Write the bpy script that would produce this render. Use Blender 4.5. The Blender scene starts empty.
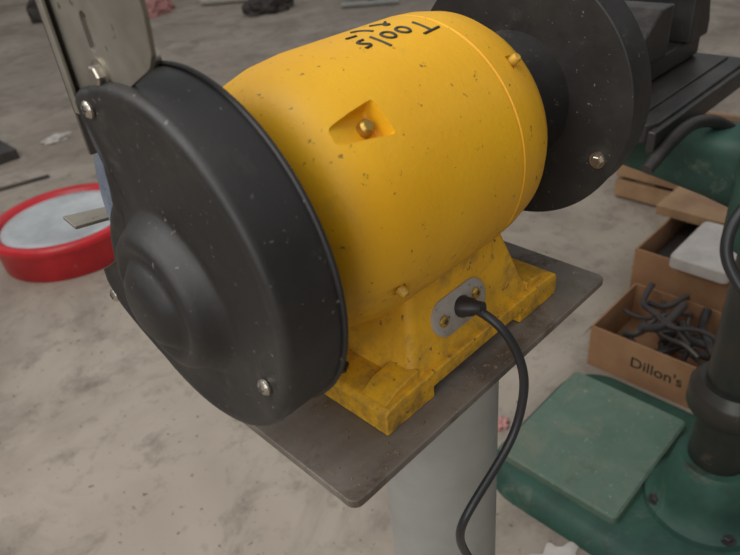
import bpy, bmesh, math, random
from mathutils import Vector, Matrix
random.seed(7)
PH=0.8; ZC=PH+.137
scene=bpy.context.scene
scene.view_settings.view_transform='Standard'
col=scene.collection

# ------------------------------------------------------------------ camera
Cc=Vector((-.29072,-.28482,PH+.31093)); yaw,pit,rol,F=.8364,.5838,-.1120,649.9
f=Vector((math.cos(yaw)*math.cos(pit),math.sin(yaw)*math.cos(pit),-math.sin(pit)))
r=Vector((math.sin(yaw),-math.cos(yaw),0)); u=r.cross(f)
c_,s_=math.cos(rol),math.sin(rol)
r2=c_*r+s_*u; u2=-s_*r+c_*u
cd=bpy.data.cameras.new("camera"); co=bpy.data.objects.new("camera",cd); col.objects.link(co)
co.matrix_world=Matrix(((r2.x,u2.x,-f.x,Cc.x),(r2.y,u2.y,-f.y,Cc.y),(r2.z,u2.z,-f.z,Cc.z),(0,0,0,1)))
cd.lens=36*F/740; cd.sensor_width=36; cd.clip_start=.01
cd.dof.use_dof=True; cd.dof.focus_distance=.46; cd.dof.aperture_fstop=12
scene.camera=co

# ------------------------------------------------------------------ materials
def mat(n,c1,c2=None,rough=.5,met=0,scale=8,lo=.35,hi=.65,bump=0,bscale=None,spk=None,spkscale=150,spkthr=.68,rough2=None,coat=0,detail=6,big=None,bigscale=1.5,blo=.42,bhi=.62,stain=None,stscale=4,stlo=.58,sthi=.75,spkw=.04,st2=None,s2scale=9,s2lo=.55,s2hi=.7,low=None,lowz=(0,1)):
    m=bpy.data.materials.new(n); m.use_nodes=True; nt=m.node_tree; N=nt.nodes; L=nt.links
    b=N["Principled BSDF"]; b.inputs["Roughness"].default_value=rough; b.inputs["Metallic"].default_value=met
    b.inputs["Coat Weight"].default_value=coat
    tc=N.new("ShaderNodeTexCoord")
    def noise(sc,det=detail,rg=.6,off=0,dist=0):
        t=N.new("ShaderNodeTexNoise"); t.inputs["Scale"].default_value=sc; t.inputs["Detail"].default_value=det; t.inputs["Roughness"].default_value=rg; t.inputs["Distortion"].default_value=dist
        mp=N.new("ShaderNodeMapping"); mp.inputs["Location"].default_value=(off,off*.7,off*1.3); L.new(tc.outputs["Object"],mp.inputs["Vector"])
        L.new(mp.outputs[0],t.inputs["Vector"]); return t.outputs["Fac"]
    def ramp(src,a,bb):
        k=N.new("ShaderNodeMapRange"); k.inputs[1].default_value=a; k.inputs[2].default_value=bb; L.new(src,k.inputs[0]); return k.outputs[0]
    def mix(fac,A,B):
        k=N.new("ShaderNodeMix"); k.data_type='RGBA'
        L.new(fac,k.inputs[0])
        for v,i in ((A,6),(B,7)):
            if isinstance(v,tuple): k.inputs[i].default_value=(*v,1)
            else: L.new(v,k.inputs[i])
        return k.outputs[2]
    if c2 is None: c2=c1
    f1=ramp(noise(scale),lo,hi)
    cc=mix(f1,tuple(c1),tuple(c2))
    if big: cc=mix(ramp(noise(bigscale,5,.6,3.1,.6),blo,bhi),cc,tuple(big))
    if stain: cc=mix(ramp(noise(stscale,8,.7,7.7,.8),stlo,sthi),cc,tuple(stain))
    if st2: cc=mix(ramp(noise(s2scale,8,.72,17.7,.3),s2lo,s2hi),cc,tuple(st2))
    if low:   # blotchy darker tone towards the bottom; dirt on the base casting
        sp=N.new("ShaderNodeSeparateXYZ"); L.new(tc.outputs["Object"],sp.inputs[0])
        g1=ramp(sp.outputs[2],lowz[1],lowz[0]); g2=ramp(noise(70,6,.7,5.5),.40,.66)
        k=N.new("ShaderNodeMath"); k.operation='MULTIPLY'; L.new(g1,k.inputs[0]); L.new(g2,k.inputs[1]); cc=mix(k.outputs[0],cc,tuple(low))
    if spk: cc=mix(ramp(noise(spkscale,3,.6,1.3),spkthr,spkthr+spkw),cc,tuple(spk))
    L.new(cc,b.inputs["Base Color"])
    if rough2 is not None:
        k=N.new("ShaderNodeMapRange"); k.inputs[1].default_value=.3;k.inputs[2].default_value=.7;k.inputs[3].default_value=rough;k.inputs[4].default_value=rough2
        L.new(noise(scale*1.7),k.inputs[0]); L.new(k.outputs[0],b.inputs["Roughness"])
    if bump:
        bn=N.new("ShaderNodeBump"); bn.inputs["Strength"].default_value=bump; bn.inputs["Distance"].default_value=.002
        L.new(noise(bscale or scale*6),bn.inputs["Height"]); L.new(bn.outputs[0],b.inputs["Normal"])
    return m
M={}
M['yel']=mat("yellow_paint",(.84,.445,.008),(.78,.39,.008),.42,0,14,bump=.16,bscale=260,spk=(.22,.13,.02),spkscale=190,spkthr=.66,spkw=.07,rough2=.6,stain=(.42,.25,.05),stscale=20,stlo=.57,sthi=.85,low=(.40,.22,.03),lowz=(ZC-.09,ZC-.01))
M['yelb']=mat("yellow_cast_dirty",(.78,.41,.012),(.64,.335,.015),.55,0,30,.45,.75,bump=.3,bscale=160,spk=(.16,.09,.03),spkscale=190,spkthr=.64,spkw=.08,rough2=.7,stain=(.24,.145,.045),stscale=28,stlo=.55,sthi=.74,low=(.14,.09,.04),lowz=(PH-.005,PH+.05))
M['blk']=mat("black_enamel",(.018,.0165,.016),(.036,.032,.028),.42,0,22,.45,.8,bump=.1,bscale=160,spk=(.14,.12,.10),spkscale=260,spkthr=.68,rough2=.58,stain=(.070,.062,.053),stscale=24,stlo=.58,sthi=.8)
M['wheel']=mat("grey_abrasive",(.10,.12,.16),(.16,.18,.22),.9,0,60,bump=.5,bscale=900)
M['steel']=mat("zinc_steel",(.33,.305,.26),(.24,.215,.175),.46,.7,25,rough2=.6,spk=(.12,.08,.05),spkscale=120,spkthr=.68,stain=(.12,.10,.08),stscale=35)
M['alu']=mat("bare_alloy",(.50,.47,.42),(.36,.33,.29),.5,.35,60,rough2=.6,spk=(.12,.09,.06),spkscale=200,spkthr=.66)
M['screw']=mat("screw_steel",(.62,.58,.5),(.4,.36,.3),.3,.9,80)
M['brass']=mat("brass_screw",(.6,.38,.08),(.3,.2,.05),.4,.8,90)
M['yscrew']=mat("painted_screw",(.66,.36,.02),(.4,.24,.04),.5,0,200)
M['plate']=mat("dusty_steel_plate",(.185,.158,.130),(.12,.10,.083),.5,.3,16,bump=.3,bscale=90,spk=(.32,.23,.14),spkscale=160,spkthr=.65,spkw=.08,rough2=.68,big=(.245,.215,.182),bigscale=9,stain=(.075,.05,.033),stscale=16,stlo=.54,sthi=.70,st2=(.17,.09,.04),s2scale=40,s2lo=.61,s2hi=.75)
M['pole']=mat("grey_painted_pipe",(.35,.35,.325),(.28,.28,.26),.5,0,10,bump=.05,spk=(.2,.18,.15),spkscale=60,spkthr=.72)
M['rub']=mat("black_rubber",(.02,.02,.022),None,.42)
M['ink']=mat("marker_ink",(.035,.032,.022),None,.6)
M['floor']=mat("concrete_floor",(.325,.272,.218),(.26,.218,.175),.85,0,4.2,.3,.7,bump=.3,bscale=60,spk=(.11,.09,.07),spkscale=55,spkthr=.655,spkw=.06,big=(.39,.335,.275),bigscale=1.3,detail=12,stain=(.15,.122,.098),stscale=1.6,stlo=.49,sthi=.74,st2=(.175,.145,.117),s2scale=9,s2lo=.52,s2hi=.74)
M['wall']=mat("wall_paint",(.30,.28,.25),(.25,.22,.2),.8,0,2)
M['red']=mat("red_enamel",(.60,.02,.03),(.42,.015,.02),.38,0,9,bump=.05,spk=(.4,.2,.17),spkscale=40,spkthr=.7)
M['white']=mat("dusty_white_plastic",(.50,.53,.54),(.36,.38,.39),.5,0,9,bump=.05)
M['paper']=mat("white_paper",(.60,.56,.51),(.45,.41,.37),.8,0,12)
M['green']=mat("green_enamel",(.024,.08,.056),(.013,.042,.032),.52,0,9,.4,.65,bump=.15,bscale=60,rough2=.7,stain=(.09,.12,.088),stscale=12,stlo=.55,sthi=.7,st2=(.03,.028,.02),s2scale=16,s2lo=.58,s2hi=.72)
M['greenp']=mat("worn_green_plate",(.13,.19,.14),(.09,.15,.11),.6,0,18,.3,.7,bump=.2,bscale=80,spk=(.26,.29,.22),spkscale=110,spkthr=.64,spkw=.12,big=(.075,.135,.095),bigscale=6,blo=.45,bhi=.7,stain=(.19,.195,.145),stscale=9,stlo=.5,sthi=.75,rough2=.72,st2=(.08,.07,.045),s2scale=14,s2lo=.58,s2hi=.78)
M['iron']=mat("dark_cast_iron",(.028,.027,.027),(.06,.055,.05),.42,.4,12,bump=.1,stain=(.12,.09,.065),stscale=20)
M['colm']=mat("oily_column",(.028,.036,.032),(.055,.047,.04),.38,.5,10,stain=(.13,.10,.07),stscale=22)
M['card']=mat("cardboard",(.36,.195,.095),(.28,.145,.07),.85,0,12,bump=.05)
M['wood']=mat("wood",(.40,.25,.13),(.26,.15,.08),.7,0,8)
M['pink']=mat("pink_plastic",(.50,.24,.22),None,.6)
M['dark']=mat("dark_scrap",(.045,.04,.04),(.09,.075,.065),.6,.3,10)
M['dsteel']=mat("tool_steel",(.17,.155,.135),(.09,.08,.07),.5,.6,30)
M['dust']=mat("rusty_dust",(.26,.17,.08),(.14,.09,.05),.9,0,300)

# ------------------------------------------------------------------ helpers
def empty(n,loc):
    e=bpy.data.objects.new(n,None); e.location=loc; e.empty_display_size=.05; col.objects.link(e); return e
def par(o,e):
    if e is not None:
        o.parent=e; o.matrix_parent_inverse=Matrix.Translation(-Vector(e.location))
    return o
def mk(n,v,fc,m,e=None,smooth=False,bev=0,seg=3,auto=None):
    me=bpy.data.meshes.new(n); me.from_pydata([tuple(p) for p in v],[],fc); me.materials.append(M[m])
    bm=bmesh.new(); bm.from_mesh(me); bmesh.ops.recalc_face_normals(bm,faces=bm.faces); bm.to_mesh(me); bm.free()
    o=bpy.data.objects.new(n,me); col.objects.link(o)
    if smooth or bev:
        for p in me.polygons:p.use_smooth=True
    if bev:
        b=o.modifiers.new("bevel",'BEVEL'); b.width=bev; b.segments=seg; b.limit_method='ANGLE'; b.angle_limit=math.radians(30)
        w=o.modifiers.new("wn",'WEIGHTED_NORMAL'); w.keep_sharp=True
    if auto:
        bm=bmesh.new(); bm.from_mesh(me)
        for ed in bm.edges:
            if len(ed.link_faces)==2 and ed.calc_face_angle(0)>math.radians(auto): ed.smooth=False
        bm.to_mesh(me); bm.free()
    return par(o,e)
def frame(ax):
    ax=Vector(ax).normalized(); t=Vector((0,0,1)) if abs(ax.z)<.9 else Vector((1,0,0))
    a=t.cross(ax).normalized(); return a,ax.cross(a),ax
def lathe(n,prof,m,org,ax,e=None,N=64,auto=35,caps=True):
    a,b,c=frame(ax); org=Vector(org); v=[];fc=[]
    for h,q in prof:
        for i in range(N):
            t=2*math.pi*i/N; v.append(org+c*h+a*(q*math.cos(t))+b*(q*math.sin(t)))
    for j in range(len(prof)-1):
        for i in range(N):
            k=(i+1)%N; fc.append((j*N+i,j*N+k,(j+1)*N+k,(j+1)*N+i))
    if caps and prof[0][1]>1e-6: fc.append(tuple(range(N)))
    if caps and prof[-1][1]>1e-6: fc.append(tuple(range((len(prof)-1)*N,len(prof)*N)))
    return mk(n,v,fc,m,e,True,auto=auto)
def prism(n,pts,d0,d1,m,e=None,axis='z',bev=0,mapf=None):
    v=[];k=len(pts)
    for d in (d0,d1):
        for a,b in pts:
            v.append({'z':(a,b,d),'y':(a,d,b),'x':(d,a,b)}[axis])
    if mapf: v=[mapf(Vector(p)) for p in v]
    fc=[tuple(range(k)),tuple(range(2*k-1,k-1,-1))]+[(i,(i+1)%k,k+(i+1)%k,k+i) for i in range(k)]
    return mk(n,v,fc,m,e,bev=bev)
def box(n,x0,x1,y0,y1,z0,z1,m,e=None,bev=0): return prism(n,[(x0,y0),(x1,y0),(x1,y1),(x0,y1)],z0,z1,m,e,bev=bev)
def rrect(x0,x1,y0,y1,q,k=6):
    o=[]
    for cx,cy,a0 in ((x1-q,y1-q,0),(x0+q,y1-q,90),(x0+q,y0+q,180),(x1-q,y0+q,270)):
        for i in range(k+1):
            a=math.radians(a0+90*i/k); o.append((cx+q*math.cos(a),cy+q*math.sin(a)))
    return o
def tube(n,pts,rad,m,e=None,res=10,cyclic=False):
    cu=bpy.data.curves.new(n,'CURVE'); cu.dimensions='3D'; cu.bevel_depth=rad; cu.bevel_resolution=4; cu.resolution_u=res; cu.use_fill_caps=True
    sp=cu.splines.new('NURBS'); sp.points.add(len(pts)-1)
    for p,q in zip(sp.points,pts): p.co=(*q,1)
    sp.order_u=min(4,len(pts)); sp.use_endpoint_u=True; sp.use_cyclic_u=cyclic
    o=bpy.data.objects.new(n,cu); col.objects.link(o); cu.materials.append(M[m])
    dg=bpy.context.evaluated_depsgraph_get(); me=bpy.data.meshes.new_from_object(o.evaluated_get(dg))
    for p in me.polygons:p.use_smooth=True
    bpy.data.objects.remove(o); o=bpy.data.objects.new(n,me); col.objects.link(o)
    if not me.materials: me.materials.append(M[m])
    return par(o,e)
def loft(n,rings,m,e=None,cap0=True,cap1=True,smooth=True,auto=40):
    k=len(rings[0]); v=[p for R in rings for p in R]; fc=[]
    for j in range(len(rings)-1):
        for i in range(k):
            q=(i+1)%k; fc.append((j*k+i,j*k+q,(j+1)*k+q,(j+1)*k+i))
    if cap0: fc.append(tuple(range(k)))
    if cap1: fc.append(tuple(range((len(rings)-1)*k,len(rings)*k)))
    return mk(n,v,fc,m,e,smooth,auto=auto)
def screw(n,p,ax,rad,m,e,hexa=False,cross=True):
    if hexa: lathe(n,[(0,rad*1.5),(rad*.25,rad*1.5),(rad*.25,rad)],m,p,ax,e,N=24); lathe(n+"_hex",[(0,rad),(rad*.8,rad),(rad*.95,rad*.85)],m,p,ax,e,N=6)
    else:
        lathe(n,[(0,rad),(rad*.25,rad*.98),(rad*.55,rad*.7),(rad*.65,rad*.3),(rad*.65,0)],m,p,ax,e,N=24)
        a,b,c=frame(ax); P=Vector(p)+c*rad*.5
        for q in (a,b):
            w=c.cross(q)*rad*.09; l=q*rad*.5
            v=[P+s1*l+s2*w+s3*c*rad*.17 for s1 in (-1,1) for s2 in (-1,1) for s3 in (0,1)]
            mk(n+"_slot",v,[(0,1,3,2),(4,6,7,5),(0,4,5,1),(2,3,7,6),(0,2,6,4),(1,5,7,3)],'rub',e)

# ------------------------------------------------------------------ room
floor=box("floor",-3.5,9,-3.5,11,-.1,0,'floor')
box("wall_north",-3.5,9,11,11.15,0,3,'wall'); box("wall_east",9,9.15,-3.5,11,0,3,'wall')
box("wall_south",-3.5,9,-3.65,-3.5,0,3,'wall'); box("wall_west",-3.65,-3.5,-3.5,11,0,3,'wall')

# ------------------------------------------------------------------ pedestal stand
st=empty("grinder_pedestal_stand",(0.02,0,0))
rp=rrect(-.1486,.1425,-.0925,.112,.007)
prism("top_plate",rp,PH-.0065,PH,'plate',st,bev=.0012)
px,py=.0235,-.0065
lathe("pole",[(0,.0535),(PH-.0066,.0535)],'pole',(px,py,0),(0,0,1),st,N=64)
lathe("floor_flange",[(0,.15),(.008,.15),(.01,.148),(.01,.055)],'pole',(px,py,.0005),(0,0,1),st)
lathe("weld",[(0,.0535),(.004,.059),(.0075,.060)],'pole',(px,py,PH-.0145),(0,0,1),st)

# ------------------------------------------------------------------ bench grinder
g=empty("bench_grinder",(0,0,PH))
R=.0838; mc=-.020
prof=[(-.092,0),(-.092,.046),(-.0915,.056),(-.089,.065),(-.084,.0725),(-.074,.0785),(-.060,.0820),(-.040,R),(.046,R),(.0466,R-.0012),(.0478,R-.0012),(.0484,R),(.062,.0828),(.078,.0798),(.089,.074),(.096,.0655),(.0995,.054),(.1,.046),(.1,0)]
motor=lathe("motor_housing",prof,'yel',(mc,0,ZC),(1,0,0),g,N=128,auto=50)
def recess(name,x,th,mirror=1,sc=1,dp=.011,sm='yscrew'):
    t=math.radians(th); n=Vector((0,math.cos(t),math.sin(t))); ax=Vector((1,0,0))
    tg=Vector((0,-math.sin(t),math.cos(t)))
    c=Vector((x,0,ZC))+n*(R-.0005)
    A=lambda a,b,h: c+ax*a*mirror*sc+tg*b*sc+n*h
    v=[A(-.036,-.0085,.005),A(.015,-.013,.005),A(.015,.011,.005),A(-.036,.0,.005),
       A(-.034,-.0072,-.003),A(.0125,-.0105,-dp),A(.0125,.0085,-dp),A(-.034,-.0015,-.003)]
    cut=mk("cut",v,[(0,1,2,3),(4,5,6,7),(0,1,5,4),(1,2,6,5),(2,3,7,6),(3,0,4,7)],'yel')
    b=cut.modifiers.new("b",'BEVEL'); b.width=.0022; b.segments=4
    bo=motor.modifiers.new("rec",'BOOLEAN'); bo.object=cut; bo.solver='EXACT'
    k=1 if sm=='brass' else .7
    lathe(name+"_screw",[(0,.0046*k),(.004,.0044*k),(.0055,.003*k),(.0055,0)],sm,A(.005,-.001,-dp+.002),n,g,N=20)
    return cut
cuts=[recess("clamp_left",-.078,135,1,1,.011,'brass'),recess("clamp_right",.052,136,-1,.5,.004),recess("clamp_lower",-.082,-156,1,.5,.004),recess("clamp_rear",-.08,45,1)]
bpy.context.view_layer.update()
dg=bpy.context.evaluated_depsgraph_get(); nm=bpy.data.meshes.new_from_object(motor.evaluated_get(dg)); motor.modifiers.clear(); motor.data=nm
for c in cuts: bpy.data.objects.remove(c)
def stroke(pts,k):
    P=[]
    for a,b in pts:
        x=.022-a*1.25; t=math.radians(97)+b*1.3/R
        rr=R-.0001
        P.append((x,rr*math.cos(t),ZC+rr*math.sin(t)))
    tube("marker_text_%d"%k,P,.00105,'ink',g)
circ=lambda cx,cy,q,qy:[(cx+q*math.cos(i*math.pi/5),cy+qy*math.sin(i*math.pi/5)) for i in range(12)]
S=[[(0,.011),(.006,.0115),(.012,.012)],[(.006,.0115),(.0058,.005),(.006,0)],circ(.017,.0035,.0033,.0038),circ(.027,.0035,.0033,.0038),
   [(.0345,.012),(.035,.006),(.0352,0)],[(.046,.0075),(.041,.007),(.041,.005),(.0455,.003),(.045,.0),(.040,.0002)],
   [(.012,-.012),(.019,-.0075),(.016,-.005),(.013,-.008),(.021,-.014)],[(.028,-.005),(.029,-.012),(.034,-.0135)],[(.038,-.006),(.044,-.0065)]]
for i,p in enumerate(S): stroke(p,i)
for sg in (-1,1):
    lathe("shaft_housing",[(.07,.045),(.115,.045),(.137,.05)],'blk',(0,0,ZC),(sg,0,0),g)

def outline(k=160):
    pts=[]
    op=[(72,.096),(66,.0985),(61,.0985),(57,.086),(55,.068),(42,.058),(29,.054),(10,.062),(-10,.073),(-17,.080),(-20,.108),(-25,.113),(-34,.112),(-42,.106),(-50,.101),(-60,.097)]
    for i in range(k):
        th=-180+360*i/k
        q=.0968
        if -60<=th<=72:
            for (a1,q1),(a0,q0) in zip(op[:-1],op[1:]):
                if a0<=th<=a1: q=q0+(q1-q0)*(th-a0)/(a1-a0); break
        pts.append((math.radians(th),q))
    return pts
def guard(sg,pref,off=0):
    O=outline(); zc=ZC
    def ring(x,fn):
        return [Vector((sg*(x+off),fn(t,q)*math.cos(t),zc+fn(t,q)*math.sin(t))) for t,q in O]
    def dome(x,rad): return [Vector((sg*(x+off),rad*math.cos(t)-.001,zc-.014+rad*math.sin(t))) for t,q in O]
    rings=[ring(.1375,lambda t,q:q),ring(.1655,lambda t,q:q),ring(.1677,lambda t,q:q-.0005),ring(.1692,lambda t,q:q-.0016),ring(.1702,lambda t,q:q-.0034),ring(.1705,lambda t,q:q-.0055),
      ring(.1700,lambda t,q:q-.0078),ring(.1690,lambda t,q:q-.0100),
      dome(.1686,.0505),dome(.1684,.0490),dome(.1694,.0470),dome(.1735,.0435),dome(.1785,.0405),dome(.1818,.0380),dome(.1832,.0350),dome(.1834,.0315),dome(.1816,.0290),dome(.1816,.0270),dome(.1840,.0245),dome(.1880,.0205),dome(.1905,.015),dome(.1914,.008),dome(.1915,.001)]
    loft(pref+"_guard_cover",rings,'blk',g,auto=60)
    o3=(sg*off,0,ZC)
    lathe(pref+"_guard_flange",[(.1350,0),(.1350,.0980),(.1357,.0988),(.1372,.0988),(.1380,.0980),(.1380,.09)],'blk',o3,(sg,0,0),g,N=128)
    lathe(pref+"_grinding_wheel",[(.142,.0),(.142,.087),(.160,.087),(.160,0)],'wheel',o3,(sg,0,0),g,N=96)
    for i,(y,z) in enumerate([(-.070,-.040),(.033,.081),(.096,-.056)]):
        screw("%s_cover_screw_%d"%(pref,i),(sg*(.1695+off),y,ZC+z),(sg,0,0),.0046,'screw',g)
guard(-1,"left",.0035); guard(1,"right",.002)
screw("right_rear_bolt",(.1368,-.077,ZC-.036),(-1,0,0),.0042,'screw',g,hexa=True)

def bracket(sg,pref):
    pts=[(.056,.185),(-.022,.185),(-.034,.178),(-.038,.168),(-.0375,.128),(-.035,.113),(-.030,.107),(.006,.090),(.022,.080),(.040,.072),(.050,.050),(.056,.052)]
    x0=.1655
    pl=prism(pref+"_shield_bracket",[(y,ZC+z) for y,z in pts],sg*x0,sg*(x0+.0022),'steel',g,axis='x')
    cut=prism("cut",[(.019+.0036*math.cos(a*math.pi/6),ZC+.117+(.0055 if 0<=a<6 else -.0055)+.0036*math.sin(a*math.pi/6)) for a in range(12)],sg*(x0-.01),sg*(x0+.01),'steel',axis='x')
    bo=pl.modifiers.new("s",'BOOLEAN'); bo.object=cut; bo.solver='EXACT'
    bpy.context.view_layer.update(); d=bpy.context.evaluated_depsgraph_get(); me=bpy.data.meshes.new_from_object(pl.evaluated_get(d)); pl.modifiers.clear(); pl.data=me; bpy.data.objects.remove(cut)
    box(pref+"_bracket_flange",min(sg*x0,sg*(x0+.007)),max(sg*x0,sg*(x0+.007)),.054,.0562,ZC+.052,ZC+.185,'dark',g,bev=.0005)
    box(pref+"_bracket_return",min(sg*(x0+.005),sg*(x0+.007)),max(sg*(x0+.005),sg*(x0+.007)),.049,.0555,ZC+.075,ZC+.185,'steel',g,bev=.0005)
    screw(pref+"_bracket_bolt",(sg*(x0+.0022),.0175,ZC+.0985),(sg,0,0),.0050,'screw',g,hexa=True)
    lathe(pref+"_bracket_spacer",[(.14,.006),(x0,.006)],'screw',(0,.0175,ZC+.0985),(sg,0,0),g,N=20)
    T=[Vector((sg*x,y,ZC+z)) for x,y,z in [(.178,.125,-.004),(.150,.117,-.006),(.152,.104,-.008),(.178,.108,-.006)]]
    T+= [p-Vector((0,0,.0025)) for p in T]
    mk(pref+"_tool_rest",T,[(0,1,2,3),(7,6,5,4),(0,4,5,1),(1,5,6,2),(2,6,7,3),(3,7,4,0)],'steel',g,bev=.0006)
    box(pref+"_tool_rest_arm",min(sg*.134,sg*.1375),max(sg*.134,sg*.1375),.06,.115,ZC-.035,ZC-.012,'steel',g,bev=.001)
    box(pref+"_tool_rest_web",min(sg*.134,sg*.155),max(sg*.134,sg*.155),.104,.107,ZC-.03,ZC-.011,'steel',g)
bracket(-1,"left"); bracket(1,"right")

A=.0987;B=.0703
foot=[(-A,0),(-.052,0),(-.052,.009),(.048,.009),(.048,0),(A,0),(A,.017),(A-.003,.02),(.082,.0215),(-.082,.0215),(-A+.003,.02),(-A,.017)]
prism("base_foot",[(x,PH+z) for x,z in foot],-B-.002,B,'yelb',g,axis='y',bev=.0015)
def fr(z,hx,hy): return [Vector((x,y,PH+z)) for x,y in rrect(-hx,hx,-hy,hy,.006,4)]
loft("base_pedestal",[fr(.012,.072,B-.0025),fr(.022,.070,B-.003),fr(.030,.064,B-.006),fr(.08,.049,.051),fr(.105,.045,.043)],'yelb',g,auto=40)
for sx in (-1,1):
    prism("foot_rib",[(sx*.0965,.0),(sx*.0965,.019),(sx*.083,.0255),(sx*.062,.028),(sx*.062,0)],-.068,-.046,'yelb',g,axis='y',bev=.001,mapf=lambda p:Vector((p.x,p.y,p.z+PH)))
    for yy in (-.018,.03):
        lathe("foot_bolt",[(0,.008),(.002,.008),(.002,.0055),(.006,.0055)],'dark',(sx*.088,yy,PH+.0208),(0,0,1),g,N=6)
ang=math.atan2(.0133,.05)
nrm=Vector((0,-math.cos(ang),math.sin(ang))); up=Vector((0,math.sin(ang),math.cos(ang)))
cp=Vector((-.011,-.0606,PH+.0455))
pts=[]
for i in range(32):
    a=2*math.pi*i/32; pts.append(((.0145 if math.cos(a)>0 else -.0145)+.0135*math.cos(a),.0135*math.sin(a)))
loft("cable_plate",[[cp+Vector((a*s,0,0))+up*b*s+nrm*h for a,b in pts] for h,s in ((-.001,1),(.0016,1),(.002,.97))],'alu',g)
for a in (-.0185,.0175): screw("cable_plate_screw",cp+Vector((a,0,0))+nrm*.002+up*(.002 if a>0 else -.001),nrm,.0040,'brass',g)
lathe("strain_relief",[(0,.0075),(.003,.0078),(.005,.0068),(.010,.0062),(.012,.0050),(.018,.0042),(.018,0)],'rub',cp+nrm*.001+Vector((.001,0,0)),nrm+Vector((.15,0,0)),g,N=24)
cab=[cp+nrm*.010+Vector((.002,0,0)),(-.0095,-.082,PH+.048),(-.0075,-.094,PH+.042),(-.0035,-.103,PH+.0245),(-.002,-.109,PH+.006),(-.0045,-.111,PH-.0144),(-.0145,-.111,PH-.044),(-.0442,-.11,PH-.0625),(-.070,-.110,PH-.075),(-.075,-.106,PH-.098),(-.060,-.103,PH-.14),(-.04,-.1,PH-.19),(-.03,-.1,.4),(-.03,-.11,.12),(-.05,-.13,.006),(-.2,-.2,.0045),(-.5,-.5,.0045)]
tube("power_cord",cab,.0032,'rub',g,res=16)

v=[];fc=[]
for i in range(190):
    if random.random()<.6: x=random.uniform(-.14,.135); y=random.uniform(-.090,-.0735)
    else: x=random.choice((random.uniform(-.14,-.1),random.uniform(.1,.138))); y=random.uniform(-.085,.10)
    s=random.choice((.0004,.0005,.0007,.001)); b=len(v)
    for dx,dy,dz in ((1,0,0),(-.5,.9,0),(-.6,-.8,0),(0,0,1)): v.append((x+dx*s,y+dy*s,PH+dz*s*1.1))
    fc+=[(b,b+1,b+3),(b+1,b+2,b+3),(b+2,b,b+3),(b,b+2,b+1)]
mk("metal_filings",v,fc,'dust')

# ------------------------------------------------------------------ drum lid
o=(.345,1.985,0); d=empty("drum_lid",o)
lathe("rim",[(.0,.240),(.004,.246),(.092,.250),(.100,.257),(.108,.261),(.120,.261),(.128,.257),(.131,.248),(.130,.234),(.120,.225),(.113,.221)],'red',o,(0,0,1),d,N=96,auto=70,caps=False)
lathe("inner_disc",[(.108,.225),(.114,.219),(.115,.185),(.110,.175),(.110,.0)],'white',o,(0,0,1),d,N=96,auto=70)

# ------------------------------------------------------------------ drill press
dp=empty("drill_press",(.63,-.115,0)); cx,cy=.63,-.115
def rr3(x0,x1,y0,y1,q,z): return [Vector((a,b,z)) for a,b in rrect(x0,x1,y0,y1,q,8)]
loft("base_casting",[rr3(.425,.86,-.33,.265,.10,0),rr3(.43,.855,-.325,.26,.095,.018),rr3(.445,.84,-.31,.247,.085,.034),rr3(.455,.83,-.30,.243,.08,.040)],'green',dp,auto=60)
loft("work_surface",[rr3(.478,.788,-.018,.238,.012,.038),rr3(.478,.788,-.018,.238,.012,.056),rr3(.482,.784,-.014,.234,.010,.060)],'greenp',dp,auto=30)
lathe("column_flange",[(.038,.105),(.052,.102),(.060,.09),(.075,.082),(.10,.074),(.16,.066),(.168,.060)],'green',(cx,cy,0),(0,0,1),dp)
for i in range(4):
    a=math.radians(45+90*i); screw("flange_bolt",(cx+.09*math.cos(a),cy+.09*math.sin(a),.056),(0,0,1),.009,'iron',dp,hexa=True)
lathe("column",[(.1,.047),(1.45,.047)],'colm',(cx,cy,0),(0,0,1),dp)
lathe("collar",[(.285,.048),(.285,.066),(.29,.069),(.325,.069),(.33,.066),(.345,.056),(.345,.048)],'colm',(cx,cy,0),(0,0,1),dp)
lathe("table_hub",[(.60,.05),(.60,.068),(.605,.072),(.755,.072),(.76,.068),(.76,.05)],'green',(cx,cy,0),(0,0,1),dp)
def arm(z,w,h,y):
    return [Vector((cx+.04+a,y,z+b)) for a,b in rrect(-w,w,-h,h,min(w,h)*.6,5)]
loft("table_arm",[arm(.68,.05,.06,-.07),arm(.685,.045,.05,.0),arm(.695,.05,.045,.08),arm(.71,.075,.033,.16),arm(.715,.08,.028,.24)],'green',dp)
lathe("table_boss",[(.665,.04),(.67,.06),(.70,.07),(.742,.09)],'green',(.70,.17,0),(0,0,1),dp)
prism("table_top",rrect(.535,.88,.045,.40,.02),.742,.77,'iron',dp,bev=.003)
for k,yy in enumerate((.085,.14,.285,.34)): box("table_slot_rib_%d"%k,.55,.865,yy-.012,yy+.012,.7698,.7735,'iron',dp,bev=.001)
box("table_edge_lip",.528,.887,.037,.049,.735,.765,'iron',dp,bev=.003)
tube("clamp_handle",[(.69,-.09,.72),(.60,-.14,.735),(.54,-.115,.735),(.505,-.085,.70),(.478,-.085,.66),(.468,-.105,.63),(.462,-.14,.60),(.48,-.17,.59)],.0075,'rub',dp)
tube("table_lever",[(.70,-.02,.71),(.66,.00,.745),(.62,.02,.76),(.57,.025,.755),(.51,.035,.72)],.009,'iron',dp)
prism("head_casting",rrect(cx-.1,cx+.12,cy-.09,cy+.33,.05),1.27,1.5,'green',dp,bev=.01)
lathe("quill",[(1.1,.012),(1.1,.022),(1.15,.025),(1.15,.035),(1.27,.035)],'steel',(.66,.14,0),(0,0,1),dp)
vz=empty("machine_vise",(.72,.2,.774))
prism("body",rrect(.57,.87,.12,.27,.015),.774,.806,'iron',vz,bev=.004)
prism("fixed_jaw",[(.79,.806),(.86,.806),(.86,.83),(.84,.885),(.79,.885)],.11,.285,'iron',vz,axis='y',bev=.004)
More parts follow.
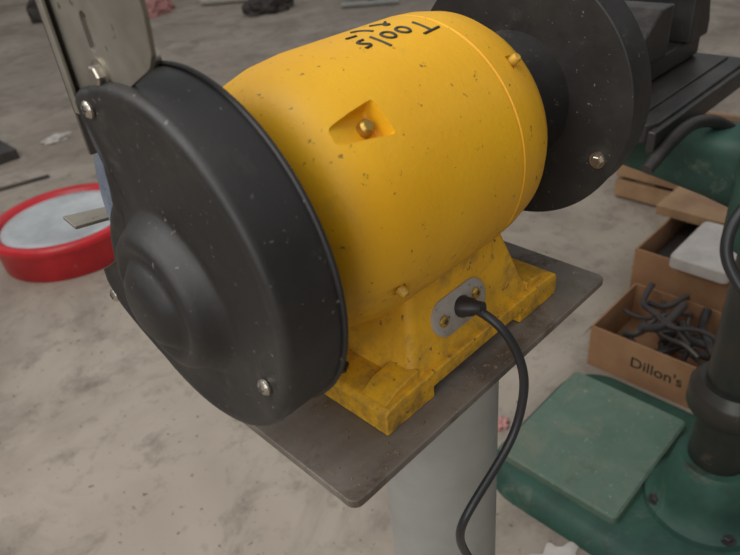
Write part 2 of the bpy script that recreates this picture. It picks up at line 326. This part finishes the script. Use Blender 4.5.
prism("moving_jaw",[(.62,.806),(.72,.806),(.72,.88),(.685,.88),(.62,.835)],.115,.28,'iron',vz,axis='y',bev=.004)
box("jaw_plate",.72,.728,.118,.277,.82,.878,'dsteel',vz,bev=.001)
box("rail",.728,.79,.16,.24,.806,.818,'dsteel',vz,bev=.002)
lathe("spindle",[(0,.013),(.10,.013),(.10,.018),(.125,.018)],'dsteel',(.63,.2,.828),(-1,0,0),vz,N=20)
tube("spindle_handle",[(.517,.13,.822),(.517,.2,.828),(.517,.27,.834)],.006,'dsteel',vz)

# ------------------------------------------------------------------ cardboard box holding bent rods
cb=empty("cardboard_box",(1.0,.12,0))
X0,X1,Y0,Y1,H=.885,1.11,-.03,.258,.118
t=.004
box("bottom",X0,X1,Y0,Y1,.001,.005,'card',cb)
box("side_front",X0,X0+t,Y0,Y1,.005,H,'card',cb); box("side_back",X1-t,X1,Y0,Y1,.005,H,'card',cb)
box("side_left",X0+t,X1-t,Y1-t,Y1,.005,H,'card',cb); box("side_right",X0+t,X1-t,Y0,Y0+t,.005,H,'card',cb)
mk("flap_side",[(X0,Y1,H),(X1,Y1,H),(X1,Y1+.03,H-.06),(X0+.01,Y1+.03,H-.06)],[(0,1,2,3)],'card',cb)
tx=bpy.data.curves.new("label",'FONT'); tx.body="Dillon's"; tx.size=.040; tx.align_x='CENTER'; tx.extrude=.0002; tx.offset=.0004
to=bpy.data.objects.new("label",tx); col.objects.link(to); tx.materials.append(M['ink'])
to.matrix_world=Matrix(((0,0,-1,X0-.0006),(-1,0,0,.095),(0,1,0,.05),(0,0,0,1)))
dg=bpy.context.evaluated_depsgraph_get(); me=bpy.data.meshes.new_from_object(to.evaluated_get(dg)); mw=to.matrix_world.copy(); bpy.data.objects.remove(to)
me.transform(mw); to=bpy.data.objects.new("printed_label",me); col.objects.link(to); par(to,cb)
for i in range(24):
    x=random.uniform(.93,1.07); y=random.uniform(.03,.20); a=random.uniform(0,math.pi); l=random.uniform(.05,.095); z=.02+.0058*i
    bend=random.choice((.005,.02,.045)); p=[]
    for k in range(6):
        q=-1+2*k/5; p.append((min(1.09,max(.902,x+math.cos(a)*l*q-math.sin(a)*bend*(1-q*q))),min(.238,max(-.012,y+math.sin(a)*l*q+math.cos(a)*bend*(1-q*q))),z+.012*math.sin(k*1.3)))
    tube("bent_rod_%d"%i,p,random.choice((.005,.007,.010)),random.choice(('dsteel','dark','dsteel','dark','iron')),cb)

c2=empty("storage_carton",(1.35,.12,0))
box("bottom",1.18,1.52,.0,.30,.001,.005,'card',c2)
for n,a in (("front",(1.18,1.185,.0,.30)),("back",(1.515,1.52,.0,.30)),("left",(1.185,1.515,.295,.30)),("right",(1.185,1.515,.0,.005))): box("side_"+n,*a,.005,.17,'card',c2)
box("packing",1.19,1.51,.01,.29,.006,.10,'dark',c2,bev=.005)
fm=empty("foam_block",(1.25,.16,.18))
prism("block",rrect(1.14,1.36,.06,.20,.015),.172,.205,'paper',fm,bev=.004)
wd=empty("timber_offcut",(1.5,.2,.18)); box("board",1.38,1.55,.02,.34,.172,.20,'wood',wd,bev=.002)
cr=empty("wooden_crate",(1.9,.4,0))
for k in range(3):
    for (x0,x1,y0,y1) in ((1.72,1.735,.15,.62),(2.085,2.1,.15,.62),(1.735,2.085,.15,.165),(1.735,2.085,.605,.62)):
        box("slat",x0,x1,y0,y1,.01+k*.075,.07+k*.075,'wood',cr,bev=.002)
box("crate_bottom",1.735,2.085,.165,.605,.0,.01,'wood',cr)
for k in range(4): box("packed_part_%d"%k,1.76+.08*k,1.81+.08*k,.2,.5,.01,.19+.02*(k%2),('dark','pink','paper','iron')[k],cr,bev=.004)

def crumple(n,x,y,s,m,hgt=.25):
    bm=bmesh.new(); bmesh.ops.create_icosphere(bm,subdivisions=3,radius=1)
    for vv in bm.verts:
        k=1+.35*math.sin(vv.co.x*5+x*9)*math.cos(vv.co.y*6+y*7)+random.uniform(-.12,.12)
        vv.co=Vector((vv.co.x*s*k,vv.co.y*s*.7*k,max(0,vv.co.z*k+.3)*s*hgt))
    me=bpy.data.meshes.new(n); bm.to_mesh(me); bm.free(); me.materials.append(M[m]); o=bpy.data.objects.new(n,me); o.location=(x,y,.001); col.objects.link(o); return o
crumple("crumpled_paper",.78,3.18,.07,'paper'); crumple("crumpled_paper",.355,.03,.06,'paper',.05)
crumple("pink_rag",2.75,5.7,.22,'pink',.6); crumple("scrap_heap",3.3,4.6,.24,'dark',.5); crumple("scrap_heap",4.2,4.1,.26,'dark',.6); crumple("scrap_heap",2.4,6.6,.3,'dark',.7)
crumple("pink_rag",.585,.30,.02,'pink',.5)
tube("white_pipe",[(3.2,5.5,.04),(3.4,5.25,.04),(3.6,5.05,.04)],.035,'paper')
tube("steel_rod",[(.25,2.80,.008),(.40,2.76,.008),(.55,2.72,.008)],.008,'dark')
bk=empty("black_bracket",(.5,3.3,0)); box("leg",.36,.56,3.1,3.4,.0,.05,'dark',bk,bev=.005); box("upright",.36,.42,3.1,3.4,.05,.18,'dark',bk,bev=.005)
tube("steel_pipe",[(3.6,4.0,.025),(3.72,3.85,.025),(3.9,3.62,.025)],.02,'pole')

# ------------------------------------------------------------------ light
w=bpy.data.worlds.new("world"); scene.world=w; w.use_nodes=True
w.node_tree.nodes["Background"].inputs[0].default_value=(.97,.98,1,1); w.node_tree.nodes["Background"].inputs[1].default_value=.47
def area(n,loc,tgt,size,p,colr=(1,.96,.9)):
    l=bpy.data.lights.new(n,'AREA'); l.size=size; l.energy=p; l.color=colr; o=bpy.data.objects.new(n,l); col.objects.link(o); o.location=loc
    o.rotation_euler=(Vector(tgt)-Vector(loc)).to_track_quat('-Z','Y').to_euler()
area("overhead_fill_light",(-1.3,.6,2.9),(0,.3,.6),2.2,54,(1,.98,.95))  # unseen overhead lamp, added to brighten the near floor
area("side_area_light",(-2.8,-1.2,1.9),(0,0,.7),2.0,40,(1,.99,.98))  # unseen soft area lamp from the left, behind the camera
